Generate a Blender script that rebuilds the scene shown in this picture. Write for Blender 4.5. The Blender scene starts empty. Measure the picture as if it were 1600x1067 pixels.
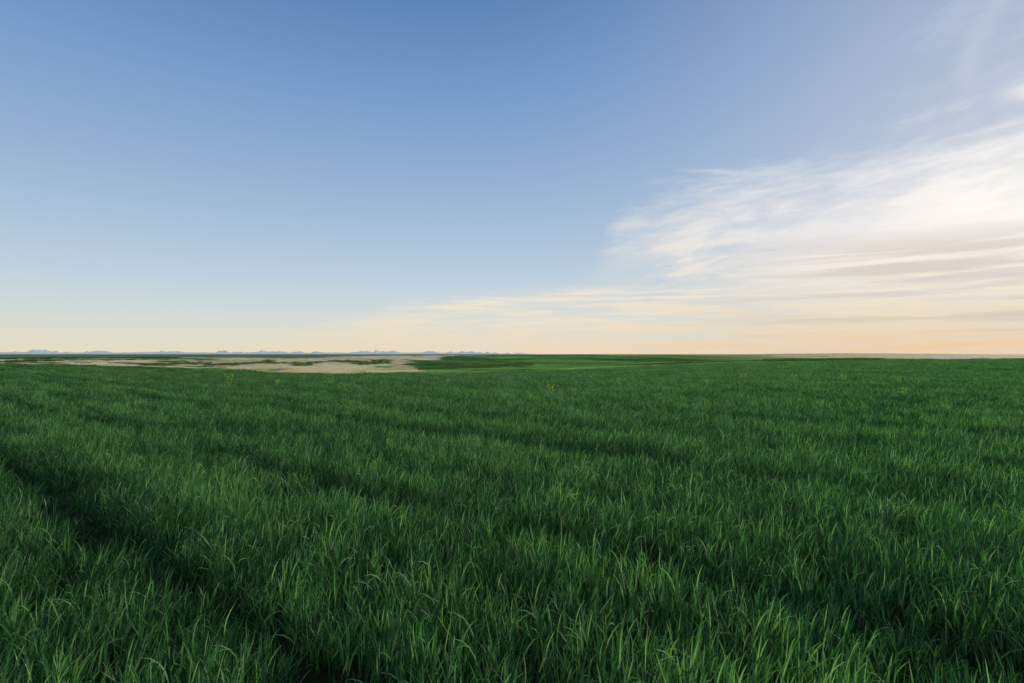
import bpy, math, random
import numpy as np
rng = np.random.default_rng(7)
scene = bpy.context.scene
scene.view_settings.view_transform = 'Standard'
scene.view_settings.look = 'None'
scene.view_settings.exposure = 0
EYE = 1.65
SUN_AZ, SUN_EL = 47.0, 13.0

def lin(c):
    out = []
    for v in c:
        v = v/255.0
        out.append(v/12.92 if v <= 0.04045 else ((v+0.055)/1.055)**2.4)
    return tuple(out)+(1.0,)

# ------------------------------------------------------------ numpy noise
_perm = rng.random((257, 257))
def vnoise(x, y):
    xi = np.floor(x).astype(int); yi = np.floor(y).astype(int)
    fx = x-xi; fy = y-yi
    fx = fx*fx*(3-2*fx); fy = fy*fy*(3-2*fy)
    a = _perm[xi % 256, yi % 256]; b = _perm[(xi+1) % 256, yi % 256]
    c = _perm[xi % 256, (yi+1) % 256]; d = _perm[(xi+1) % 256, (yi+1) % 256]
    return (a*(1-fx)+b*fx)*(1-fy)+(c*(1-fx)+d*fx)*fy
def fbm(x, y, o=4):
    s = 0; amp = 0.5; t = 0
    for i in range(o):
        s = s+amp*vnoise(x*2**i+17.3*i, y*2**i+5.1*i); t += amp; amp *= 0.5
    return s/t
def sstep(a, b, x):
    t = np.clip((x-a)/(b-a), 0, 1)
    return t*t*(3-2*t)

# ------------------------------------------------------------ terrain
AZ  = np.array([-180, -60, -42, -28, -18.6, -7, 6.4, 15, 26.8, 42, 60, 180.])
RE  = np.array([90, 90, 85, 72, 60, 65, 82, 110, 150, 200, 200, 90.])
ZE  = np.array([0, 0, -.0, -.47, -.68, -.80, -.95, -.75, -.45, -.14, 0, 0.])
A4  = np.array([.006, .006, .0065, .0062, .0055, .0040, .0030, .0035, .0040, .0035, .0035, .004])
def edge_r(az): return np.interp(az, AZ, RE)
def ground_z(x, y):
    r = np.hypot(x, y)+1e-6
    az = np.degrees(np.arctan2(x, y))
    re = edge_r(az); ze = np.interp(az, AZ, ZE)
    ae = (EYE-0.42-ze)/re
    a4 = np.interp(az, AZ, A4)
    ridge = np.interp(az, [-180, 22, 26, 30, 36, 41, 180], [0, 0, .0020, .0026, .0020, .0006, 0])
    rs = [np.full_like(re, 15.), re*.55, re, re*1.5, re*2.5, re*2.5+250, re*2.5+420,
          np.full_like(re, 1500.), np.full_like(re, 4000.), np.full_like(re, 45000.)]
    zs = [np.zeros_like(re), ze*.45, ze, EYE-ae*1.20*re*1.5, EYE-ae*.85*re*2.5,
          EYE-a4*(re*2.5+250), EYE-a4*1.12*(re*2.5+420),
          EYE-.0014*1500+ridge*1500, EYE-.0006*4000+ridge*0, np.full_like(re, -1.0)]
    L = np.log(r)
    z = np.where(r < 15, 0.0, 0.0)
    for i in range(len(rs)-1):
        t = np.clip((L-np.log(rs[i]))/(np.log(rs[i+1])-np.log(rs[i])), 0, 1)
        m = (r >= rs[i]) & (r < rs[i+1])
        tt = t*t*(3-2*t)*.6+t*.4
        z = np.where(m, zs[i]*(1-tt)+zs[i+1]*tt, z)
    z = np.where(r >= 45000, -1.0, z)
    z = z+(fbm(x/9, y/9, 3)-.5)*0.08*sstep(2, 12, r)
    far = sstep(90, 250, r)*(1-sstep(1200, 3000, r))
    z = z+(fbm(x/70+3, y/70, 4)-.5)*2.4*far
    return z

def landcover(x, y):
    r = np.hypot(x, y); az = np.degrees(np.arctan2(x, y)); re = edge_r(az)
    n2 = fbm(az/3.0+40, np.log(r)*6, 4)
    w = (n2-.5)
    inner = re*(1.15+.9*np.interp(az, [-60, -40, -30, -24, 0], [.8, 1.0, 1.0, .15, .15]))*(1+w*.5)
    outer = (re*2.5+230)*np.interp(az, [-60, -42, -30, -20, -6], [.9, .85, .9, 1.15, 1.15])*(1+w*.6)
    d = sstep(0, .5, (r-inner)/re)*(1-sstep(0, 140, r-outer))
    d = d*(1-sstep(-11.0, -5.0, az+w*12-(np.log(r)-5.5)*3.0))
    st = fbm(az/9.0+3, np.log(r)*9+az*.06+11, 4)       # long strips following the slopes
    st2 = fbm(az/2.6+33, np.log(r)*22+az*.15+7, 4)
    lo = np.interp(az, [-60, -32, -24, 0], [.49, .47, .38, .37])
    d = d*sstep(lo-.09, lo+.10, st*.5+st2*.5)
    d = np.maximum(d, .85*sstep(540, 620, r*(1+w*.3))*(1-sstep(860, 960, r))*sstep(-19, -15, az)*(1-sstep(-3, 1, az)))
    rr = 420-140*sstep(30, 42, az)
    d2 = sstep(rr, rr*1.25, r*(1+w*.5))*sstep(22.5, 26.0, az+w*6)*sstep(.36, .46, st*.5+st2*.5)
    d = np.maximum(d, d2*.95)
    d = np.maximum(d, .6*sstep(1700, 2600, r)*sstep(5, 16, az))
    return np.clip(d, 0, 1)

azs = np.radians(np.concatenate([np.arange(-180, -60, 3), np.arange(-60, 60, .12), np.arange(60, 180.1, 3)]))
rad = np.concatenate([[0.02], np.exp(np.linspace(math.log(.8), math.log(60), 120)), np.exp(np.linspace(math.log(61), math.log(2500), 330)),
                      np.exp(np.linspace(math.log(2700), math.log(45000), 24))])
R, A = np.meshgrid(rad, azs, indexing='ij')
X = R*np.sin(A); Y = R*np.cos(A); Z = ground_z(X, Y)
nr, na = R.shape
V = np.stack([X, Y, Z], -1).reshape(-1, 3)
ii, jj = np.meshgrid(np.arange(nr-1), np.arange(na-1), indexing='ij')
F = np.stack([ii*na+jj, (ii+1)*na+jj, (ii+1)*na+jj+1, ii*na+jj+1], -1).reshape(-1, 4)
def make_mesh(name, V, F, smooth=True):
    me = bpy.data.meshes.new(name)
    nf, k = F.shape
    me.vertices.add(len(V)); me.vertices.foreach_set('co', V.astype(np.float32).ravel())
    me.loops.add(nf*k); me.loops.foreach_set('vertex_index', F.astype(np.int32).ravel())
    me.polygons.add(nf)
    me.polygons.foreach_set('loop_start', np.arange(0, nf*k, k, dtype=np.int32))
    me.polygons.foreach_set('use_smooth', np.full(nf, smooth))
    me.update(calc_edges=True)
    return me
def add_attr(me, name, typ, dom, data):
    a = me.attributes.new(name, typ, dom)
    key = 'vector' if typ == 'FLOAT_VECTOR' else 'value'
    a.data.foreach_set(key, np.asarray(data).ravel())
def link(name, me):
    o = bpy.data.objects.new(name, me); scene.collection.objects.link(o); return o

gm = make_mesh('ground', V, F[:, ::-1])
add_attr(gm, 'dry', 'FLOAT', 'POINT', landcover(X, Y).astype(np.float32))
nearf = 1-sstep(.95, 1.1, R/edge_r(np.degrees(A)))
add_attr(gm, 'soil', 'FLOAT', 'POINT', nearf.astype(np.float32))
add_attr(gm, 'olive', 'FLOAT', 'POINT', (sstep(8, 20, np.degrees(A))*np.ones_like(R)).astype(np.float32))
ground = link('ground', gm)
ground['kind'] = 'structure'; ground['category'] = 'ground'
ground['label'] = 'rolling green farmland with dry tan grassland hollow'

# node helper
class NT:
    def __init__(s, nt): s.nt = nt; s.n = nt.nodes; s.l = nt.links
    def node(s, t, **k):
        n = s.n.new(t)
        for a, b in k.items(): setattr(n, a, b)
        return n
    def put(s, sock, v):
        if isinstance(v, bpy.types.NodeSocket): s.l.new(v, sock)
        else: sock.default_value = v
    def m(s, op, a, b=None, c=None, clamp=False):
        n = s.node('ShaderNodeMath', operation=op, use_clamp=clamp)
        s.put(n.inputs[0], a)
        if b is not None: s.put(n.inputs[1], b)
        if c is not None: s.put(n.inputs[2], c)
        return n.outputs[0]
    def mix(s, f, a, b, blend='MIX'):
        n = s.node('ShaderNodeMix', data_type='RGBA', blend_type=blend)
        s.put(n.inputs[0], f); s.put(n.inputs[6], a); s.put(n.inputs[7], b)
        return n.outputs[2]
    def ss(s, x, a, b):
        n = s.node('ShaderNodeMapRange', interpolation_type='SMOOTHSTEP')
        s.put(n.inputs[0], x); s.put(n.inputs[1], a); s.put(n.inputs[2], b)
        n.inputs[3].default_value = 0; n.inputs[4].default_value = 1
        return n.outputs[0]
    def noise(s, vec, scale, detail=5, rough=.55, dist=0):
        n = s.node('ShaderNodeTexNoise')
        s.l.new(vec, n.inputs['Vector']); n.inputs['Scale'].default_value = scale
        n.inputs['Detail'].default_value = detail; n.inputs['Roughness'].default_value = rough
        n.inputs['Distortion'].default_value = dist
        return n.outputs[0]
    def attr(s, name, typ='GEOMETRY'):
        return s.node('ShaderNodeAttribute', attribute_name=name, attribute_type=typ)
    def xyz(s, x, y, z=0.0):
        n = s.node('ShaderNodeCombineXYZ'); s.put(n.inputs[0], x); s.put(n.inputs[1], y); s.put(n.inputs[2], z)
        return n.outputs[0]
def material(name):
    m = bpy.data.materials.new(name); m.use_nodes = True; m.node_tree.nodes.clear()
    T = NT(m.node_tree); out = T.node('ShaderNodeOutputMaterial')
    return m, T, out

m, T, out = material('farmland')
geo = T.node('ShaderNodeNewGeometry'); pos = geo.outputs['Position']
big = T.noise(pos, .012, 6, .6); mid = T.noise(pos, .12, 6, .65); fine = T.noise(pos, 3.0, 6, .7)
vmid = T.noise(pos, .035, 7, .7, .5)
green = T.mix(T.ss(big, .35, .65), (.036, .090, .026, 1), (.064, .130, .034, 1))
green = T.mix(T.m('MULTIPLY', T.ss(mid, .4, .7), .5), green, (.085, .140, .036, 1))
tan = T.mix(T.ss(mid, .3, .7), (.37, .31, .225, 1), (.62, .53, .41, 1))
tan = T.mix(T.m('MULTIPLY', T.ss(vmid, .46, .62), .55), tan, (.38, .35, .29, 1))
tan = T.mix(T.m('MULTIPLY', T.ss(big, .47, .60), .65), tan, (.22, .235, .11, 1))
olive = T.mix(T.ss(mid, .3, .7), (.15, .14, .07, 1), (.42, .34, .22, 1))
tan = T.mix(T.attr('olive').outputs['Fac'], tan, olive)
col = T.mix(T.attr('dry').outputs['Fac'], green, tan)
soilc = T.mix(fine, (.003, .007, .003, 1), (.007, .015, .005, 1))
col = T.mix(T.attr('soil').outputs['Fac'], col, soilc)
bs = T.node('ShaderNodeBsdfPrincipled'); T.put(bs.inputs['Base Color'], col)
bs.inputs['Roughness'].default_value = .95; bs.inputs['Specular IOR Level'].default_value = .1
bp = T.node('ShaderNodeBump'); bp.inputs['Strength'].default_value = .6; bp.inputs['Distance'].default_value = .15
T.put(bp.inputs['Height'], fine); T.put(bs.inputs['Normal'], bp.outputs[0])
T.l.new(bs.outputs[0], out.inputs[0])
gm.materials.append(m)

# ------------------------------------------------------------ leaf geometry
def blades(base, phi, th0, bend, L, w, S, twist, tint, curl):
    N = len(phi)
    t = np.linspace(0, 1, S+1)
    p = base.copy()
    pts = []; sides = []
    for k in range(S+1):
        tk = t[k]
        th = th0+bend*tk**1.4
        ph = phi+curl*tk
        d = np.stack([np.sin(th)*np.cos(ph), np.sin(th)*np.sin(ph), np.cos(th)], -1)
        side0 = np.stack([-np.sin(ph), np.cos(ph), np.zeros(N)], -1)
        up = np.cross(d, side0)
        tw = (twist*tk)[:, None]
        side = side0*np.cos(tw)+up*np.sin(tw)
        prof = (.55+.45*min(1, tk*4))*(1-tk**2.0)**.8 if tk < 1 else 0.02
        pts.append(p.copy()); sides.append(side*(w*prof*.5)[:, None])
        p = p+d*(L/S)[:, None]
    P = np.stack(pts, 1); Sd = np.stack(sides, 1)
    Vv = np.stack([P-Sd, P+Sd], 2).reshape(-1, 3)
    b = (np.arange(N)*(S+1)*2)[:, None]+(np.arange(S)*2)[None, :]
    b = b.ravel()
    Ff = np.stack([b, b+1, b+3, b+2], -1)
    tt = np.tile(np.repeat(t, 2), N); ti = np.repeat(tint, (S+1)*2)
    return Vv, Ff, tt, ti

def plants(r, px, py, leaves, wmul, S, hmul=1.0):
    """tillers at px,py, each with a leaning stem and several leaves"""
    n = len(px)
    lx = .11*r.normal(0, 1, n)+.08; ly = .11*r.normal(0, 1, n)
    H = r.uniform(.21, .32, n)*hmul
    allp = []
    for k in range(leaves):
        f = (k+1)/leaves
        h = H*(f*.97)*r.uniform(.78, 1.06, n)
        base = np.stack([px+lx*h, py+ly*h, h*.9], -1)
        phi = r.uniform(0, 2*math.pi, n)
        vx = np.cos(phi)+.6; vy = np.sin(phi)
        phi = np.arctan2(vy, vx)
        th0 = r.uniform(.10, .62, n)*(1.15-.5*f)
        bend = np.abs(r.normal(.26, .32, n))+.03
        drop = r.random(n) < .16
        bend = np.where(drop, bend+1.1, bend)
        L = r.uniform(.10, .22, n)*hmul*(1 if k < leaves-1 else .85)
        w = r.uniform(.0048, .0105, n)*wmul
        tint = np.clip(r.normal(.41, .34, n), 0, 1)
        allp.append(blades(base, phi, th0, bend, L, w, S, r.normal(0, 1.2, n), tint, r.normal(0, .3, n)))
    base = np.stack([px, py, np.full(n, -.03)], -1)
    allp.append(blades(base, np.arctan2(ly, lx), np.hypot(lx, ly), np.full(n, .05), H*1.1+.03,
                       np.full(n, .006)*wmul, 2, r.normal(0, 1, n), np.full(n, .2), np.zeros(n)))
    off = 0; Vs = []; Fs = []; ts = []; tis = []
    for v, f, t, ti in allp:
        Vs.append(v); Fs.append(f+off); ts.append(t); tis.append(ti); off += len(v)
    return np.concatenate(Vs), np.concatenate(Fs), np.concatenate(ts), np.concatenate(tis)

def leaf_material(name, dark, midc, light, tip, transl=.35, rough=.42, spec=.35):
    m, T, out = material(name)
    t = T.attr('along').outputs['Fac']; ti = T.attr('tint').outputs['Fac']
    tone = T.attr('tone_shift', 'INSTANCER').outputs['Fac']
    oi = T.node('ShaderNodeObjectInfo')
    geo = T.node('ShaderNodeNewGeometry')
    patch = T.noise(geo.outputs['Position'], .45, 3, .6)
    f = T.m('ADD', ti, T.m('MULTIPLY', T.m('SUBTRACT', oi.outputs['Random'], .5), .25))
    f = T.m('ADD', f, T.m('MULTIPLY', T.m('SUBTRACT', patch, .5), .25))
    f = T.m('ADD', f, tone, clamp=True)
    c = T.mix(T.ss(f, 0, .55), dark, midc)
    c = T.mix(T.ss(f, .5, 1.0), c, light)
    c = T.mix(T.ss(t, .0, .30), T.mix(.6, c, dark), c)  # shade painted in: lower part of each leaf pulled toward dark
    c = T.mix(T.m('MULTIPLY', T.ss(t, .85, 1.0), T.ss(ti, .7, 1.0)), c, tip)
    bs = T.node('ShaderNodeBsdfPrincipled'); T.put(bs.inputs['Base Color'], c)
    bs.inputs['Roughness'].default_value = rough; bs.inputs['Specular IOR Level'].default_value = spec
    tr = T.node('ShaderNodeBsdfTranslucent')
    T.put(tr.inputs[0], T.mix(1.0, c, (1.3, 1.55, .5, 1), 'MULTIPLY'))
    mx = T.node('ShaderNodeMixShader'); mx.inputs[0].default_value = transl
    T.l.new(bs.outputs[0], mx.inputs[1]); T.l.new(tr.outputs[0], mx.inputs[2])
    T.l.new(mx.outputs[0], out.inputs[0])
    return m
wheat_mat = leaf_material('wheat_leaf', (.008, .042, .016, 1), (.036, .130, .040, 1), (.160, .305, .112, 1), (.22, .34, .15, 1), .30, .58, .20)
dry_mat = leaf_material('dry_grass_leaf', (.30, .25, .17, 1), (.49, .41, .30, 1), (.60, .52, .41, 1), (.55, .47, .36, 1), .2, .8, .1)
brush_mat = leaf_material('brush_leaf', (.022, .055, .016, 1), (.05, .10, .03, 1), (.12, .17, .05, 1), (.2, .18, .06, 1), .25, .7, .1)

RT = np.array([-.77, .64]); RT /= np.linalg.norm(RT)      # drilling direction
RN = np.array([.64, .77]); RN /= np.linalg.norm(RN)
def variants(cname, specs, mat):
    col = bpy.data.collections.new(cname)
    for i, (v, f, t, ti) in enumerate(specs):
        me = make_mesh('%s_%03d' % (cname, i), v, f)
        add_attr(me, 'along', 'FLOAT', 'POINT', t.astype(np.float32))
        add_attr(me, 'tint', 'FLOAT', 'POINT', ti.astype(np.float32))
        me.materials.append(mat)
        col.objects.link(bpy.data.objects.new(me.name, me))
    return col
ROW = .17
specs = []
r = np.random.default_rng(11)
NEAR_N, MID_N, FAR_N, XFAR_N = 18, 6, 5, 4
for i in range(NEAR_N):
    n = 9
    a = r.normal(0, .050, n); b = r.normal(0, .030, n)
    specs.append(plants(r, a*RT[0]+b*RN[0], a*RT[1]+b*RN[1], 4, 1.0, 5))
def rowpatch(nrow, Ls, per_m, leaves, wmul, S, row=ROW):
    s = []; q = []
    for k in range(nrow):
        c = int(Ls*per_m)
        s.append(r.uniform(-Ls/2, Ls/2, c)); q.append((k-(nrow-1)/2)*row+r.normal(0, .16*row, c))
    s = np.concatenate(s); q = np.concatenate(q)
    return plants(r, s*RT[0]+q*RN[0], s*RT[1]+q*RN[1], leaves, wmul, S)
for i in range(MID_N): specs.append(rowpatch(2, .5, 58, 4, 1.2, 4))
for i in range(FAR_N): specs.append(rowpatch(6, 1.4, 18, 4, 2.2, 3))
for i in range(XFAR_N): specs.append(rowpatch(10, 5.0, 9, 3, 6.0, 2, .5))
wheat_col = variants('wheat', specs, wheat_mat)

TRACKS = [(1.52, .19, 1.0), (3.60, .16, .8), (7.05, .21, 1.0), (9.15, .19, .8), (13.3, .26, 1.), (15.4, .23, .8),
          (20, .3, .8), (22.5, .36, 1.), (24.8, .32, .8), (30, .4, .7), (35., .55, 1.), (37.5, .45, .9), (45, .6, .8), (52, .7, 1.), (55, .6, .9), (64, .8, .9),
          (74, 1., 1.), (86, 1., 1.), (98, 1.2, .9), (115, 1.4, 1.), (-3.5, .22, .9)]
def track(s, q):
    v = np.zeros_like(q)
    for c, w, k in TRACKS:
        cc = c+(vnoise(s*.35+c, s*0+c)-.5)*.18+(vnoise(s*1.7+c, s*0+c)-.5)*.10
        ww = w*(.70+.6*vnoise(s*1.1+c*3, s*0+7))
        v = np.maximum(v, k*np.exp(-((q-cc)/ww)**2*1.1)*(.68+.32*sstep(.25, .55, vnoise(s*.4+c*5, s*0+3))))
    return v
P = []; ROT = []; SC = []; ID = []; TONE = []
def scatter(r0, r1, ds, dq, js, jq, i0, i1, flip, azlim, beyond=False):
    s = np.arange(-r1, r1, ds); q = np.arange(-r1, r1, dq)
    S, Q = np.meshgrid(s, q); S = S.ravel(); Q = Q.ravel()
    S = S+r.uniform(-js, js, S.size); Q = Q+r.normal(0, jq, Q.size)
    x = S*RT[0]+Q*RN[0]; y = S*RT[1]+Q*RN[1]
    rr = np.hypot(x, y); az = np.degrees(np.arctan2(x, y))
    keep = (rr > r0) & (rr < r1) & ((np.abs(az) < azlim) | (rr < 5))
    if beyond: keep &= (rr > edge_r(az)*1.02) & (landcover(x, y) < .35)
    else: keep &= (rr < edge_r(az)*1.03)
    x, y, S, Q, rr, az = x[keep], y[keep], S[keep], Q[keep], rr[keep], az[keep]
    tk = track(S, Q)
    n1 = fbm(S*.45+50, Q*3.0+50, 4)      # streaky variation along the rows
    n2 = fbm(x*3.0+9, y*3.0, 3)
    low = sstep(.44, .30, n1)
    if not beyond:
        keep = (r.random(x.size) > tk*.48) & (r.random(x.size) > np.maximum((n2 < .38)*.50, low*.40))
        x, y, S, Q, tk, n1, n2, rr, low, az = [a[keep] for a in (x, y, S, Q, tk, n1, n2, rr, low, az)]
    sc = (1.00+(n1-.5)*.34+(n2-.5)*.36)*(1-.52*tk)*r.uniform(.86, 1.14, x.size)
    sc = np.clip(sc, .38, 1.3)
    tone = -.60*tk+(n1-.5)*.65+(n2-.5)*.4  # coloured darker in the tracks, varied along row streaks and clumps
    if beyond: tone = (fbm(az/8+4, np.log(rr)*8, 3)-.5)*2.4+.08+.15*sstep(-8, 4, az)*(1-sstep(20, 30, az))
    rz = r.uniform(-.8, .8, x.size) if not flip else r.normal(0, .06, x.size)
    tx = r.normal(0, .08, x.size)+(n1-.5)*.15; ty = r.normal(0, .08, x.size)+(fbm(x*.8, y*.8+30, 2)-.5)*.25
    if flip: tx *= .3; ty *= .3
    P.append(np.stack([x, y, ground_z(x, y)-.01], -1))
    ROT.append(np.stack([tx, ty, rz], -1))
    sxy = np.ones_like(sc) if flip else sc**.4
    SC.append(np.stack([sxy, sxy, sc], -1))
    ID.append(r.integers(i0, i1, x.size)); TONE.append(tone)
scatter(.7, 16, .072, ROW, .035, .026, 0, NEAR_N, False, 60)
scatter(15.7, 60, .5, ROW*2, .1, .02, NEAR_N, NEAR_N+MID_N, True, 56)
scatter(59, 215, 1.4, ROW*6, .3, .05, NEAR_N+MID_N, NEAR_N+MID_N+FAR_N, True, 54)
scatter(60, 520, 5.0, 5.0, 1., .5, NEAR_N+MID_N+FAR_N, NEAR_N+MID_N+FAR_N+XFAR_N, True, 52, True)

def instancer(name, col, P, ROT, SC, ID, TONE=None):
    me = bpy.data.meshes.new(name)
    me.vertices.add(len(P)); me.vertices.foreach_set('co', P.astype(np.float32).ravel())
    add_attr(me, 'rot', 'FLOAT_VECTOR', 'POINT', ROT.astype(np.float32))
    add_attr(me, 'scl', 'FLOAT_VECTOR', 'POINT', SC.astype(np.float32))
    add_attr(me, 'idx', 'INT', 'POINT', ID.astype(np.int32))
    if TONE is None: TONE = np.zeros(len(P))
    add_attr(me, 'tone_shift', 'FLOAT', 'POINT', TONE.astype(np.float32))
    o = link(name, me)
    g = bpy.data.node_groups.new(name, 'GeometryNodeTree')
    g.interface.new_socket('Geometry', in_out='INPUT', socket_type='NodeSocketGeometry')
    g.interface.new_socket('Geometry', in_out='OUTPUT', socket_type='NodeSocketGeometry')
    gi = g.nodes.new('NodeGroupInput'); go = g.nodes.new('NodeGroupOutput')
    ci = g.nodes.new('GeometryNodeCollectionInfo'); ci.inputs[0].default_value = col
    ci.inputs['Separate Children'].default_value = True; ci.inputs['Reset Children'].default_value = True
    ip = g.nodes.new('GeometryNodeInstanceOnPoints'); ip.inputs['Pick Instance'].default_value = True
    def na(nm, t):
        n = g.nodes.new('GeometryNodeInputNamedAttribute'); n.data_type = t; n.inputs[0].default_value = nm
        return n.outputs[0]
    er = g.nodes.new('FunctionNodeEulerToRotation')
    g.links.new(na('rot', 'FLOAT_VECTOR'), er.inputs[0]); g.links.new(er.outputs[0], ip.inputs['Rotation'])
    g.links.new(na('scl', 'FLOAT_VECTOR'), ip.inputs['Scale'])
    g.links.new(na('idx', 'INT'), ip.inputs['Instance Index'])
    g.links.new(gi.outputs[0], ip.inputs['Points']); g.links.new(ci.outputs[0], ip.inputs['Instance'])
    g.links.new(ip.outputs[0], go.inputs[0])
    md = o.modifiers.new('grow', 'NODES'); md.node_group = g
    return o
wheat = instancer('wheat_field', wheat_col, np.concatenate(P), np.concatenate(ROT), np.concatenate(SC), np.concatenate(ID), np.concatenate(TONE))
wheat['kind'] = 'stuff'; wheat['category'] = 'wheat'
wheat['label'] = 'dense young green wheat growing in drilled rows'

# dry grass of the hollow
specs = []
for i in range(5):
    n = 60
    specs.append(plants(r, r.normal(0, .8, n), r.normal(0, .8, n), 3, 5.0, 3, 1.5))
dry_col = variants('dry_grass', specs, dry_mat)
n = 7000
az = r.uniform(-55, -5, n); rr = np.exp(r.uniform(math.log(80), math.log(450), n))
x = rr*np.sin(np.radians(az)); y = rr*np.cos(np.radians(az))
k = (landcover(x, y) > .5) & (rr > edge_r(az)*1.1); x, y = x[k], y[k]
n = len(x)
dg = instancer('dry_grass', dry_col, np.stack([x, y, ground_z(x, y)-.05], -1), np.stack([np.zeros(n), np.zeros(n), r.uniform(0, 6.28, n)], -1),
               np.stack([np.ones(n), np.ones(n), r.uniform(.35, .8, n)], -1), r.integers(0, 5, n), (fbm(x/25, y/25, 3)-.5)*2)
dg['kind'] = 'stuff'; dg['category'] = 'dry grass'; dg['label'] = 'sun-bleached tan grass covering the shallow hollow'
# dark weedy margin
specs = []
for i in range(4):
    n = 70
    specs.append(plants(r, r.normal(0, .7, n), r.normal(0, .7, n), 4, 5.0, 3, 1.6))
br_col = variants('field_margin', specs, brush_mat)
n = 1300
az = np.concatenate([r.uniform(-9, 2, 500), r.uniform(24, 33, 500), r.uniform(-33, -12, 300)])
rb = np.where(az < -11, 230+20*np.sin(az), np.where(az < 15, 150+(az+9)*7, 215+(az-24)*3))
rr = rb*(1+r.normal(0, .05, len(az)))
x = rr*np.sin(np.radians(az)); y = rr*np.cos(np.radians(az)); n = len(x)
bo = instancer('weedy_field_margin', br_col, np.stack([x, y, ground_z(x, y)-.05], -1), np.stack([np.zeros(n), np.zeros(n), r.uniform(0, 6.28, n)], -1),
               np.stack([np.ones(n), np.ones(n), r.uniform(.6, 1.5, n)], -1), r.integers(0, 4, n))
bo['kind'] = 'stuff'; bo['category'] = 'weeds'; bo['label'] = 'dark rough weeds along the edge of the field'

# ------------------------------------------------------------ yellow flowering weeds
fl_mat, T, out = material('yellow_flower')
bs = T.node('ShaderNodeBsdfPrincipled'); geo = T.node('ShaderNodeNewGeometry')
T.put(bs.inputs['Base Color'], T.mix(T.noise(geo.outputs['Position'], 40, 2), (.40, .44, .04, 1), (.58, .58, .08, 1)))
bs.inputs['Roughness'].default_value = .7; T.l.new(bs.outputs[0], out.inputs[0])
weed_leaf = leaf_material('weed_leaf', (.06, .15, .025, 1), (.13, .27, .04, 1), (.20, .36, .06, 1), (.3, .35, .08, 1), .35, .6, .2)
def weed_meshes(seed):
    q = np.random.default_rng(seed)
    nst = 5
    ph = q.uniform(0, 6.28, nst); lean = q.uniform(.1, .40, nst); H = q.uniform(.52, .75, nst)
    base = np.stack([q.normal(0, .012, nst), q.normal(0, .012, nst), np.full(nst, -.03)], -1)
    parts = [blades(base, ph, lean, np.zeros(nst), H, np.full(nst, .014), 5, q.normal(0, 1, nst), np.full(nst, .5), np.zeros(nst))]
    tips = base+np.stack([np.sin(lean)*np.cos(ph), np.sin(lean)*np.sin(ph), np.cos(lean)], -1)*H[:, None]
    for i in range(nst):
        m_ = 16; f = q.uniform(.1, .95, m_)
        b = base[i]+(tips[i]-base[i])*f[:, None]
        parts.append(blades(b, q.uniform(0, 6.28, m_), q.uniform(.5, 1.1, m_), q.uniform(.2, .9, m_), q.uniform(.08, .16, m_)*(1.2-f*.6),
                            q.uniform(.025, .045, m_), 4, q.normal(0, .5, m_), q.uniform(.3, 1, m_), q.normal(0, .3, m_)))
    off = 0; Vs = []; Fs = []; ts = []; tis = []
    for v, f, t, ti in parts:
        Vs.append(v); Fs.append(f+off); ts.append(t); tis.append(ti); off += len(v)
    me = make_mesh('foliage', np.concatenate(Vs), np.concatenate(Fs))
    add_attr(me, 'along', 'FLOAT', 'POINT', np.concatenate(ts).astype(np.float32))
    add_attr(me, 'tint', 'FLOAT', 'POINT', np.concatenate(tis).astype(np.float32))
    me.materials.append(weed_leaf)
    k = 30
    c = q.normal(0, .002, (k, 3))
    v, f, _, _ = blades(c, q.uniform(0, 6.28, k), q.uniform(.2, 1.8, k), np.full(k, .3), q.uniform(.03, .055, k), np.full(k, .024), 2, q.normal(0, 1, k), np.zeros(k), np.zeros(k))
    fm = make_mesh('flowers', v, f); fm.materials.append(fl_mat)
    return me, fm, tips
wm = [weed_meshes(i) for i in (1, 2, 3)]
K = .001125
weeds = [(358, 590, 1.2), (435, 588, .8), (516, 586, .9), (862, 600, .85), (1163, 584, .95), (1104, 592, .8), (1404, 592, .9), (1412, 606, .75), (965, 586, .8), (1240, 584, .8), (700, 586, .8), (1318, 586, .8)]
for i, (px, py, s) in enumerate(weeds):
    d = 1.25/(K*(py-552.5)); xx = (px-800)*K*d
    me, fm, tips = wm[i % 3]
    a = link('flowering_weed', me)
    zz = float(ground_z(np.array([xx]), np.array([d]))[0])
    a.location = (xx, d, zz); a.scale = (s, s, s); a.rotation_euler = (0, 0, i*1.3)
    a['label'] = 'yellow-green flowering weed standing above the wheat'; a['category'] = 'weed'
    a['group'] = 'flowering weeds scattered in the wheat'
    for tp in tips:
        b = link('flower_head', fm); b.parent = a; b.location = tuple(tp)

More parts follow.
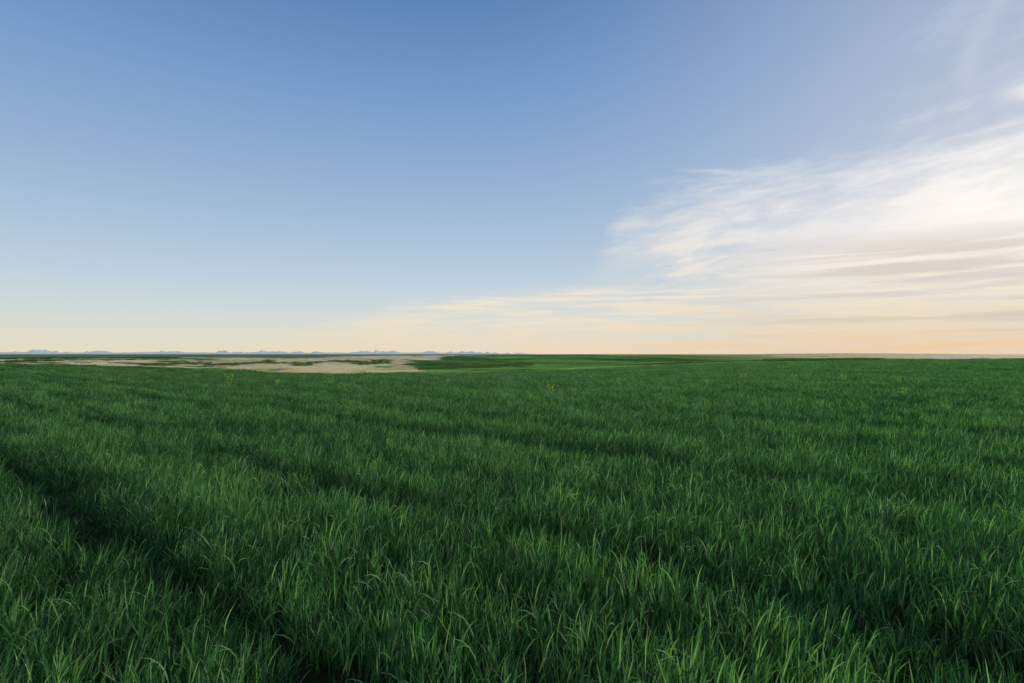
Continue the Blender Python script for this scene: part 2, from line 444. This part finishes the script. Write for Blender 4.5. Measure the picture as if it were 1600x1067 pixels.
# ------------------------------------------------------------ mountains
def mountains():
    D = 26000.
    a = np.radians(np.arange(-60, 3.0, .04)); deg = np.degrees(a)
    cen = [(-57, 1.5, 5), (-53, 1.2, 4), (-48, 1.8, 5), (-44.5, 1.2, 3.2), (-41.3, .5, 4.2), (-39.6, .9, 6.4), (-38.3, .4, 4.6), (-37.0, .5, 5.2), (-35.8, 1.2, 5.0), (-31.6, .5, 5.6), (-30.3, .9, 5.0),
           (-26.9, .4, 6.2), (-25.9, .9, 3.8), (-23.8, .5, 8.0), (-22.6, .9, 5.4), (-20.6, .5, 4.6), (-19.2, 1.1, 5.0), (-14.4, .7, 6.0), (-13.2, .6, 8.0), (-11.9, 1.1, 6.4),
           (-7.9, 1.0, 5.6), (-6.2, .4, 4.6), (-4.9, .4, 6.6), (-4.0, .8, 5.0), (-2.2, .7, 4.4), (-.6, .4, 2.6), (.9, .6, 2.4)]
    pk = 3.0*sstep(2.0, -5, deg)*(.6+.6*fbm(deg*.7+3, deg*0+1, 2))
    wob = deg+(fbm(deg*1.3+50, deg*0+2, 3)-.5)*1.6
    for c, w, h in cen:
        sk = 1+.5*math.sin(c*7.1)
        dl = (wob-c)/(w*1.9); dl = np.where(dl < 0, dl*sk, dl/sk)
        pk = np.maximum(pk, h*np.maximum(0, 1-np.abs(dl)**.95))
    pk = pk*(.85+.30*fbm(deg*4+10, deg*0+8, 3))
    prof = pk*K*D*.92
    rows = 14; Vs = []
    for k in range(rows):
        t = k/(rows-1)
        rr = D-2600*(1-t)
        jag = 1+(fbm(deg*4+k*.7, np.full_like(deg, k*.9), 3)-.5)*.9*math.sin(math.pi*t)
        zz = prof*(t**.9)*jag - 40*(1-t)
        Vs.append(np.stack([rr*np.sin(a), rr*np.cos(a), zz-1.0], -1))
    V = np.concatenate(Vs); c = len(a)
    i, j = np.meshgrid(np.arange(rows-1), np.arange(c-1), indexing='ij')
    F = np.stack([i*c+j, i*c+j+1, (i+1)*c+j+1, (i+1)*c+j], -1).reshape(-1, 4)
    me = make_mesh('mountain_range', V, F, False)
    m, T, out = material('hazy_mountain')
    geo = T.node('ShaderNodeNewGeometry'); sp = T.node('ShaderNodeSeparateXYZ'); T.l.new(geo.outputs['Position'], sp.inputs[0])
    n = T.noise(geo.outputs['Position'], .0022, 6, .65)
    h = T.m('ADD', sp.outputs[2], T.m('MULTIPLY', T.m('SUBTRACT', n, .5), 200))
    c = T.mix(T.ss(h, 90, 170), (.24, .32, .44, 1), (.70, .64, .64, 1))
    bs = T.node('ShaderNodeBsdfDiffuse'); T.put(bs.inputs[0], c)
    em = T.node('ShaderNodeEmission'); T.put(em.inputs[0], (.46, .55, .66, 1)); em.inputs[1].default_value = .88  # aerial haze painted in as a bluish glow over the range
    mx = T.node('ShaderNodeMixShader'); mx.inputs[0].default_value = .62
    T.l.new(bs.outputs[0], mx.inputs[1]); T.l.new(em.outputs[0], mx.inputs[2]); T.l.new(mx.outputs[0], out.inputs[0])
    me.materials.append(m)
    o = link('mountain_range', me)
    o['kind'] = 'structure'; o['category'] = 'mountains'; o['label'] = 'hazy blue snow-capped mountains along the horizon'
mountains()

# ------------------------------------------------------------ world
w = bpy.data.worlds.new('World'); scene.world = w; w.use_nodes = True
w.node_tree.nodes.clear(); T = NT(w.node_tree)
tc = T.node('ShaderNodeTexCoord'); d = tc.outputs['Generated']
sp = T.node('ShaderNodeSeparateXYZ'); T.l.new(d, sp.inputs[0]); x, y, z = sp.outputs
az = T.m('MULTIPLY', T.m('ARCTAN2', x, y), 57.29578)
el = T.m('MULTIPLY', T.m('ARCSINE', z), 57.29578)
cr = T.node('ShaderNodeValToRGB'); T.put(cr.inputs[0], z)
stops = [(0, (233, 224, 197)), (.03, (224, 223, 208)), (.065, (210, 220, 220)), (.12, (192, 210, 224)), (.19, (174, 197, 220)),
         (.27, (154, 182, 214)), (.35, (136, 168, 208)), (.43, (117, 154, 202)), (.53, (92, 133, 184)), (.8, (68, 107, 162)), (1, (60, 98, 152))]
e = cr.color_ramp.elements
e[0].position = 0; e[0].color = lin(stops[0][1]); e[1].position = 1; e[1].color = lin(stops[-1][1])
for p_, c_ in stops[1:-1]:
    q_ = e.new(p_); q_.color = lin(c_)
sky = cr.outputs[0]
nish = T.node('ShaderNodeTexSky', sky_type='NISHITA'); nish.sun_disc = False
nish.sun_elevation = math.radians(SUN_EL); nish.sun_rotation = math.radians(SUN_AZ)
sky = T.mix(.05, sky, T.mix(1.0, nish.outputs[0], (.10, .10, .10, 1), 'MULTIPLY'))
hz = T.m('MULTIPLY', T.ss(az, -8, 55), T.m('SUBTRACT', 1.0, T.ss(az, 90, 170)))
sky = T.mix(T.m('MULTIPLY', hz, .48), sky, lin((170, 183, 207)))
sa, se = math.radians(SUN_AZ), math.radians(SUN_EL)
dp = T.node('ShaderNodeVectorMath', operation='DOT_PRODUCT'); T.l.new(d, dp.inputs[0])
dp.inputs[1].default_value = (math.sin(sa)*math.cos(se), math.cos(sa)*math.cos(se), math.sin(se))
dot = T.m('MAXIMUM', dp.outputs['Value'], 0.0)
glow = T.m('POWER', dot, 14.0); glow2 = T.m('POWER', dot, 60.0)
sky = T.mix(T.m('MULTIPLY', glow, .28), sky, lin((240, 234, 226)))
def curve(x, pts):
    n = T.node('ShaderNodeFloatCurve'); c = n.mapping.curves[0]
    n.mapping.use_clip = False
    c.points[0].location = pts[0]; c.points[1].location = pts[-1]
    for p in pts[1:-1]: c.points.new(*p)
    n.mapping.update(); T.put(n.inputs['Value'], x); return n.outputs[0]
azn = T.m('DIVIDE', T.m('ADD', az, 60), 180.0, clamp=True)
def A_(a): return (a+60)/180.
top = curve(azn, [(0, .0), (A_(-32), .02), (A_(-18), .10), (A_(-6), .18), (A_(3), .22), (A_(7), .26), (A_(12), .43), (A_(16), .47), (A_(25), .49), (A_(42), .55), (A_(70), .56), (1, .4)])
top = T.m('MULTIPLY', top, 30.0)
amp = T.m('ADD', .22, T.m('MULTIPLY', T.ss(top, 5.5, 13), .78))
fan = T.m('MULTIPLY', T.m('SUBTRACT', az, 10), .10)
elf = T.m('SUBTRACT', el, fan)
warp = T.noise(T.xyz(T.m('MULTIPLY', az, .05), T.m('MULTIPLY', el, .12), 3.0), 1.0, 3, .5)
wv = T.m('MULTIPLY', T.m('SUBTRACT', warp, .5), 3.0)
s1 = T.noise(T.xyz(T.m('MULTIPLY', az, .06), T.m('MULTIPLY', T.m('ADD', elf, wv), .28), 1.0), 1.0, 6, .5, .15)
s2 = T.noise(T.xyz(T.m('MULTIPLY', az, .20), T.m('MULTIPLY', T.m('ADD', elf, wv), .85), 6.0), 1.0, 10, .66, .3)
s3 = T.noise(T.xyz(T.m('MULTIPLY', az, .045), T.m('MULTIPLY', el, .75), 9.0), 1.0, 7, .55, .25)
s4 = T.noise(T.xyz(T.m('MULTIPLY', az, .10), T.m('MULTIPLY', el, 1.8), 14.0), 1.0, 6, .6, .3)
gap = T.m('SUBTRACT', top, el)
nz = T.m('ADD', T.m('MULTIPLY', T.m('SUBTRACT', s1, .5), 11.0), T.m('MULTIPLY', T.m('SUBTRACT', s2, .5), 8.0))
soft = T.m('ADD', gap, T.m('MULTIPLY', nz, amp))
dens = T.ss(soft, T.m('MULTIPLY', amp, -3.6), T.m('MULTIPLY', amp, 6.2))
tex = T.m('ADD', T.m('MULTIPLY', s1, .6), T.m('MULTIPLY', s2, .4))
body = T.ss(tex, .22, .58)
right = T.ss(az, 8, 30)
body = T.m('MAXIMUM', body, T.m('MULTIPLY', right, .92))
lowm = T.m('SUBTRACT', 1.0, T.ss(el, 5.5, 7.5))
lowb = T.m('ADD', .22, T.m('MULTIPLY', T.ss(s4, .38, .60), .78))
body = T.m('ADD', T.m('MULTIPLY', body, T.m('SUBTRACT', 1.0, lowm)), T.m('MULTIPLY', T.m('MAXIMUM', lowb, T.m('MULTIPLY', right, .70)), lowm))
dens = T.m('MULTIPLY', dens, body)
wedge = T.m('MULTIPLY', T.m('MULTIPLY', T.ss(el, 5.9, 7.0), T.m('SUBTRACT', 1.0, T.ss(el, 8.0, 11))),
            T.m('SUBTRACT', 1.0, T.ss(T.m('ADD', az, T.m('MULTIPLY', T.m('SUBTRACT', s2, .5), 34)), 11, 25)))
dens = T.m('MULTIPLY', dens, T.m('SUBTRACT', 1.0, T.m('MULTIPLY', wedge, .8)))
dens = T.m('MULTIPLY', dens, T.ss(az, -34, -8))
veil = T.m('MULTIPLY', T.m('MULTIPLY', T.ss(T.m('ADD', T.m('MULTIPLY', s1, .6), T.m('MULTIPLY', s2, .4)), .48, .72), T.ss(az, 28, 46)), .28)
veil = T.m('MULTIPLY', veil, T.ss(el, 10, 16))
dens = T.m('MAXIMUM', dens, veil)
# thin separate wisp above the bank
wl = T.m('SUBTRACT', el, T.m('SUBTRACT', 17.2, T.m('MULTIPLY', T.m('SUBTRACT', az, 16.5), .15)))
wl = T.m('ADD', wl, T.m('MULTIPLY', T.m('SUBTRACT', s2, .5), 1.6))
wis = T.m('MULTIPLY', T.m('SUBTRACT', 1.0, T.ss(T.m('ABSOLUTE', wl), .0, .50)), T.m('MULTIPLY', T.ss(az, 15, 21), T.m('SUBTRACT', 1.0, T.ss(az, 24, 31))))
dens = T.m('MAXIMUM', dens, T.m('MULTIPLY', wis, .42))
# small bright tuft and a very faint arc of cirrus high up
def blob(a0, e0, sa_, se_, k):
    u = T.m('DIVIDE', T.m('SUBTRACT', az, a0), sa_); v = T.m('DIVIDE', T.m('ADD', T.m('SUBTRACT', el, e0), T.m('MULTIPLY', T.m('SUBTRACT', s2, .5), 3.0)), se_)
    q = T.m('ADD', T.m('MULTIPLY', u, u), T.m('MULTIPLY', v, v))
    return T.m('MULTIPLY', T.m('POWER', 2.718, T.m('MULTIPLY', q, -1.0)), k)
dens = T.m('MAXIMUM', dens, blob(43.2, 18.9, 2.0, .8, .7))
hu = T.m('SUBTRACT', az, 46.5); hv = T.m('MULTIPLY', T.m('SUBTRACT', el, 21.5), 1.25)
hr = T.m('SUBTRACT', T.m('SQRT', T.m('ADD', T.m('MULTIPLY', hu, hu), T.m('MULTIPLY', hv, hv))), T.m('ADD', 7.5, T.m('MULTIPLY', T.m('SUBTRACT', s2, .5), 3.0)))
hook = T.m('MULTIPLY', T.m('SUBTRACT', 1.0, T.ss(T.m('ABSOLUTE', hr), 0.0, 1.4)), T.m('MULTIPLY', T.ss(el, 18, 22), T.m('SUBTRACT', 1.0, T.ss(az, 42, 46))))
dens = T.m('MAXIMUM', dens, T.m('MULTIPLY', hook, .14))
cc = T.node('ShaderNodeValToRGB'); T.put(cc.inputs[0], T.m('DIVIDE', el, 20.0, clamp=True))
ce = cc.color_ramp.elements
ce[0].position = 0; ce[0].color = lin((237, 202, 157)); ce[1].position = 1; ce[1].color = lin((228, 231, 238))
for p_, c_ in [(.07, (239, 210, 171)), (.14, (240, 220, 188)), (.25, (241, 229, 208)), (.42, (243, 235, 223)), (.6, (240, 236, 232))]:
    q_ = ce.new(p_); q_.color = lin(c_)
ccol = cc.outputs[0]
ccol = T.mix(T.m('MULTIPLY', T.m('SUBTRACT', 1.0, T.ss(az, 0, 32)), .55), ccol, lin((235, 227, 209)))
ccol = T.mix(T.m('ADD', T.m('MULTIPLY', T.m('MULTIPLY', glow, .55), T.ss(el, 3, 11)), T.m('MULTIPLY', T.m('MULTIPLY', glow2, .5), T.ss(el, 3, 11)), clamp=True), ccol, (1.06, 1.0, .93, 1))
sh = T.m('MULTIPLY', T.m('MULTIPLY', T.ss(s3, .43, .58), T.m('SUBTRACT', 1.0, T.ss(el, 8.0, 11.0))), T.m('MULTIPLY', T.ss(az, 12, 34), T.ss(el, .6, 1.8)))
ccol = T.mix(T.m('MULTIPLY', sh, .58), ccol, lin((199, 189, 177)))
sky = T.mix(T.m('MULTIPLY', dens, .95), sky, ccol)
# added bright sky behind the camera, unseen, as fill light for the wheat
bk = T.m('MULTIPLY', T.ss(T.m('MULTIPLY', y, -1.0), .05, .6), T.ss(z, -.02, .1))
sky = T.mix(bk, sky, (1.42, 1.5, 1.54, 1))
bg = T.node('ShaderNodeBackground'); T.put(bg.inputs[0], sky); bg.inputs[1].default_value = 1.0
wo = T.node('ShaderNodeOutputWorld'); T.l.new(bg.outputs[0], wo.inputs[0])

# ------------------------------------------------------------ sun, camera
sl = bpy.data.lights.new('sun', 'SUN'); sl.energy = 3.5; sl.angle = math.radians(4); sl.color = (1.0, .91, .68)
so = bpy.data.objects.new('sun', sl); scene.collection.objects.link(so)
from mathutils import Vector
dv = Vector((math.sin(sa)*math.cos(se), math.cos(sa)*math.cos(se), math.sin(se)))
so.rotation_euler = dv.to_track_quat('Z', 'Y').to_euler()
cam = bpy.data.cameras.new('camera'); co = bpy.data.objects.new('camera', cam); scene.collection.objects.link(co)
cam.lens = 20; cam.sensor_width = 36; cam.clip_end = 100000; cam.clip_start = .05
co.location = (0, 0, EYE); co.rotation_euler = (math.radians(90)+math.atan(19*K), 0, 0)
scene.camera = co
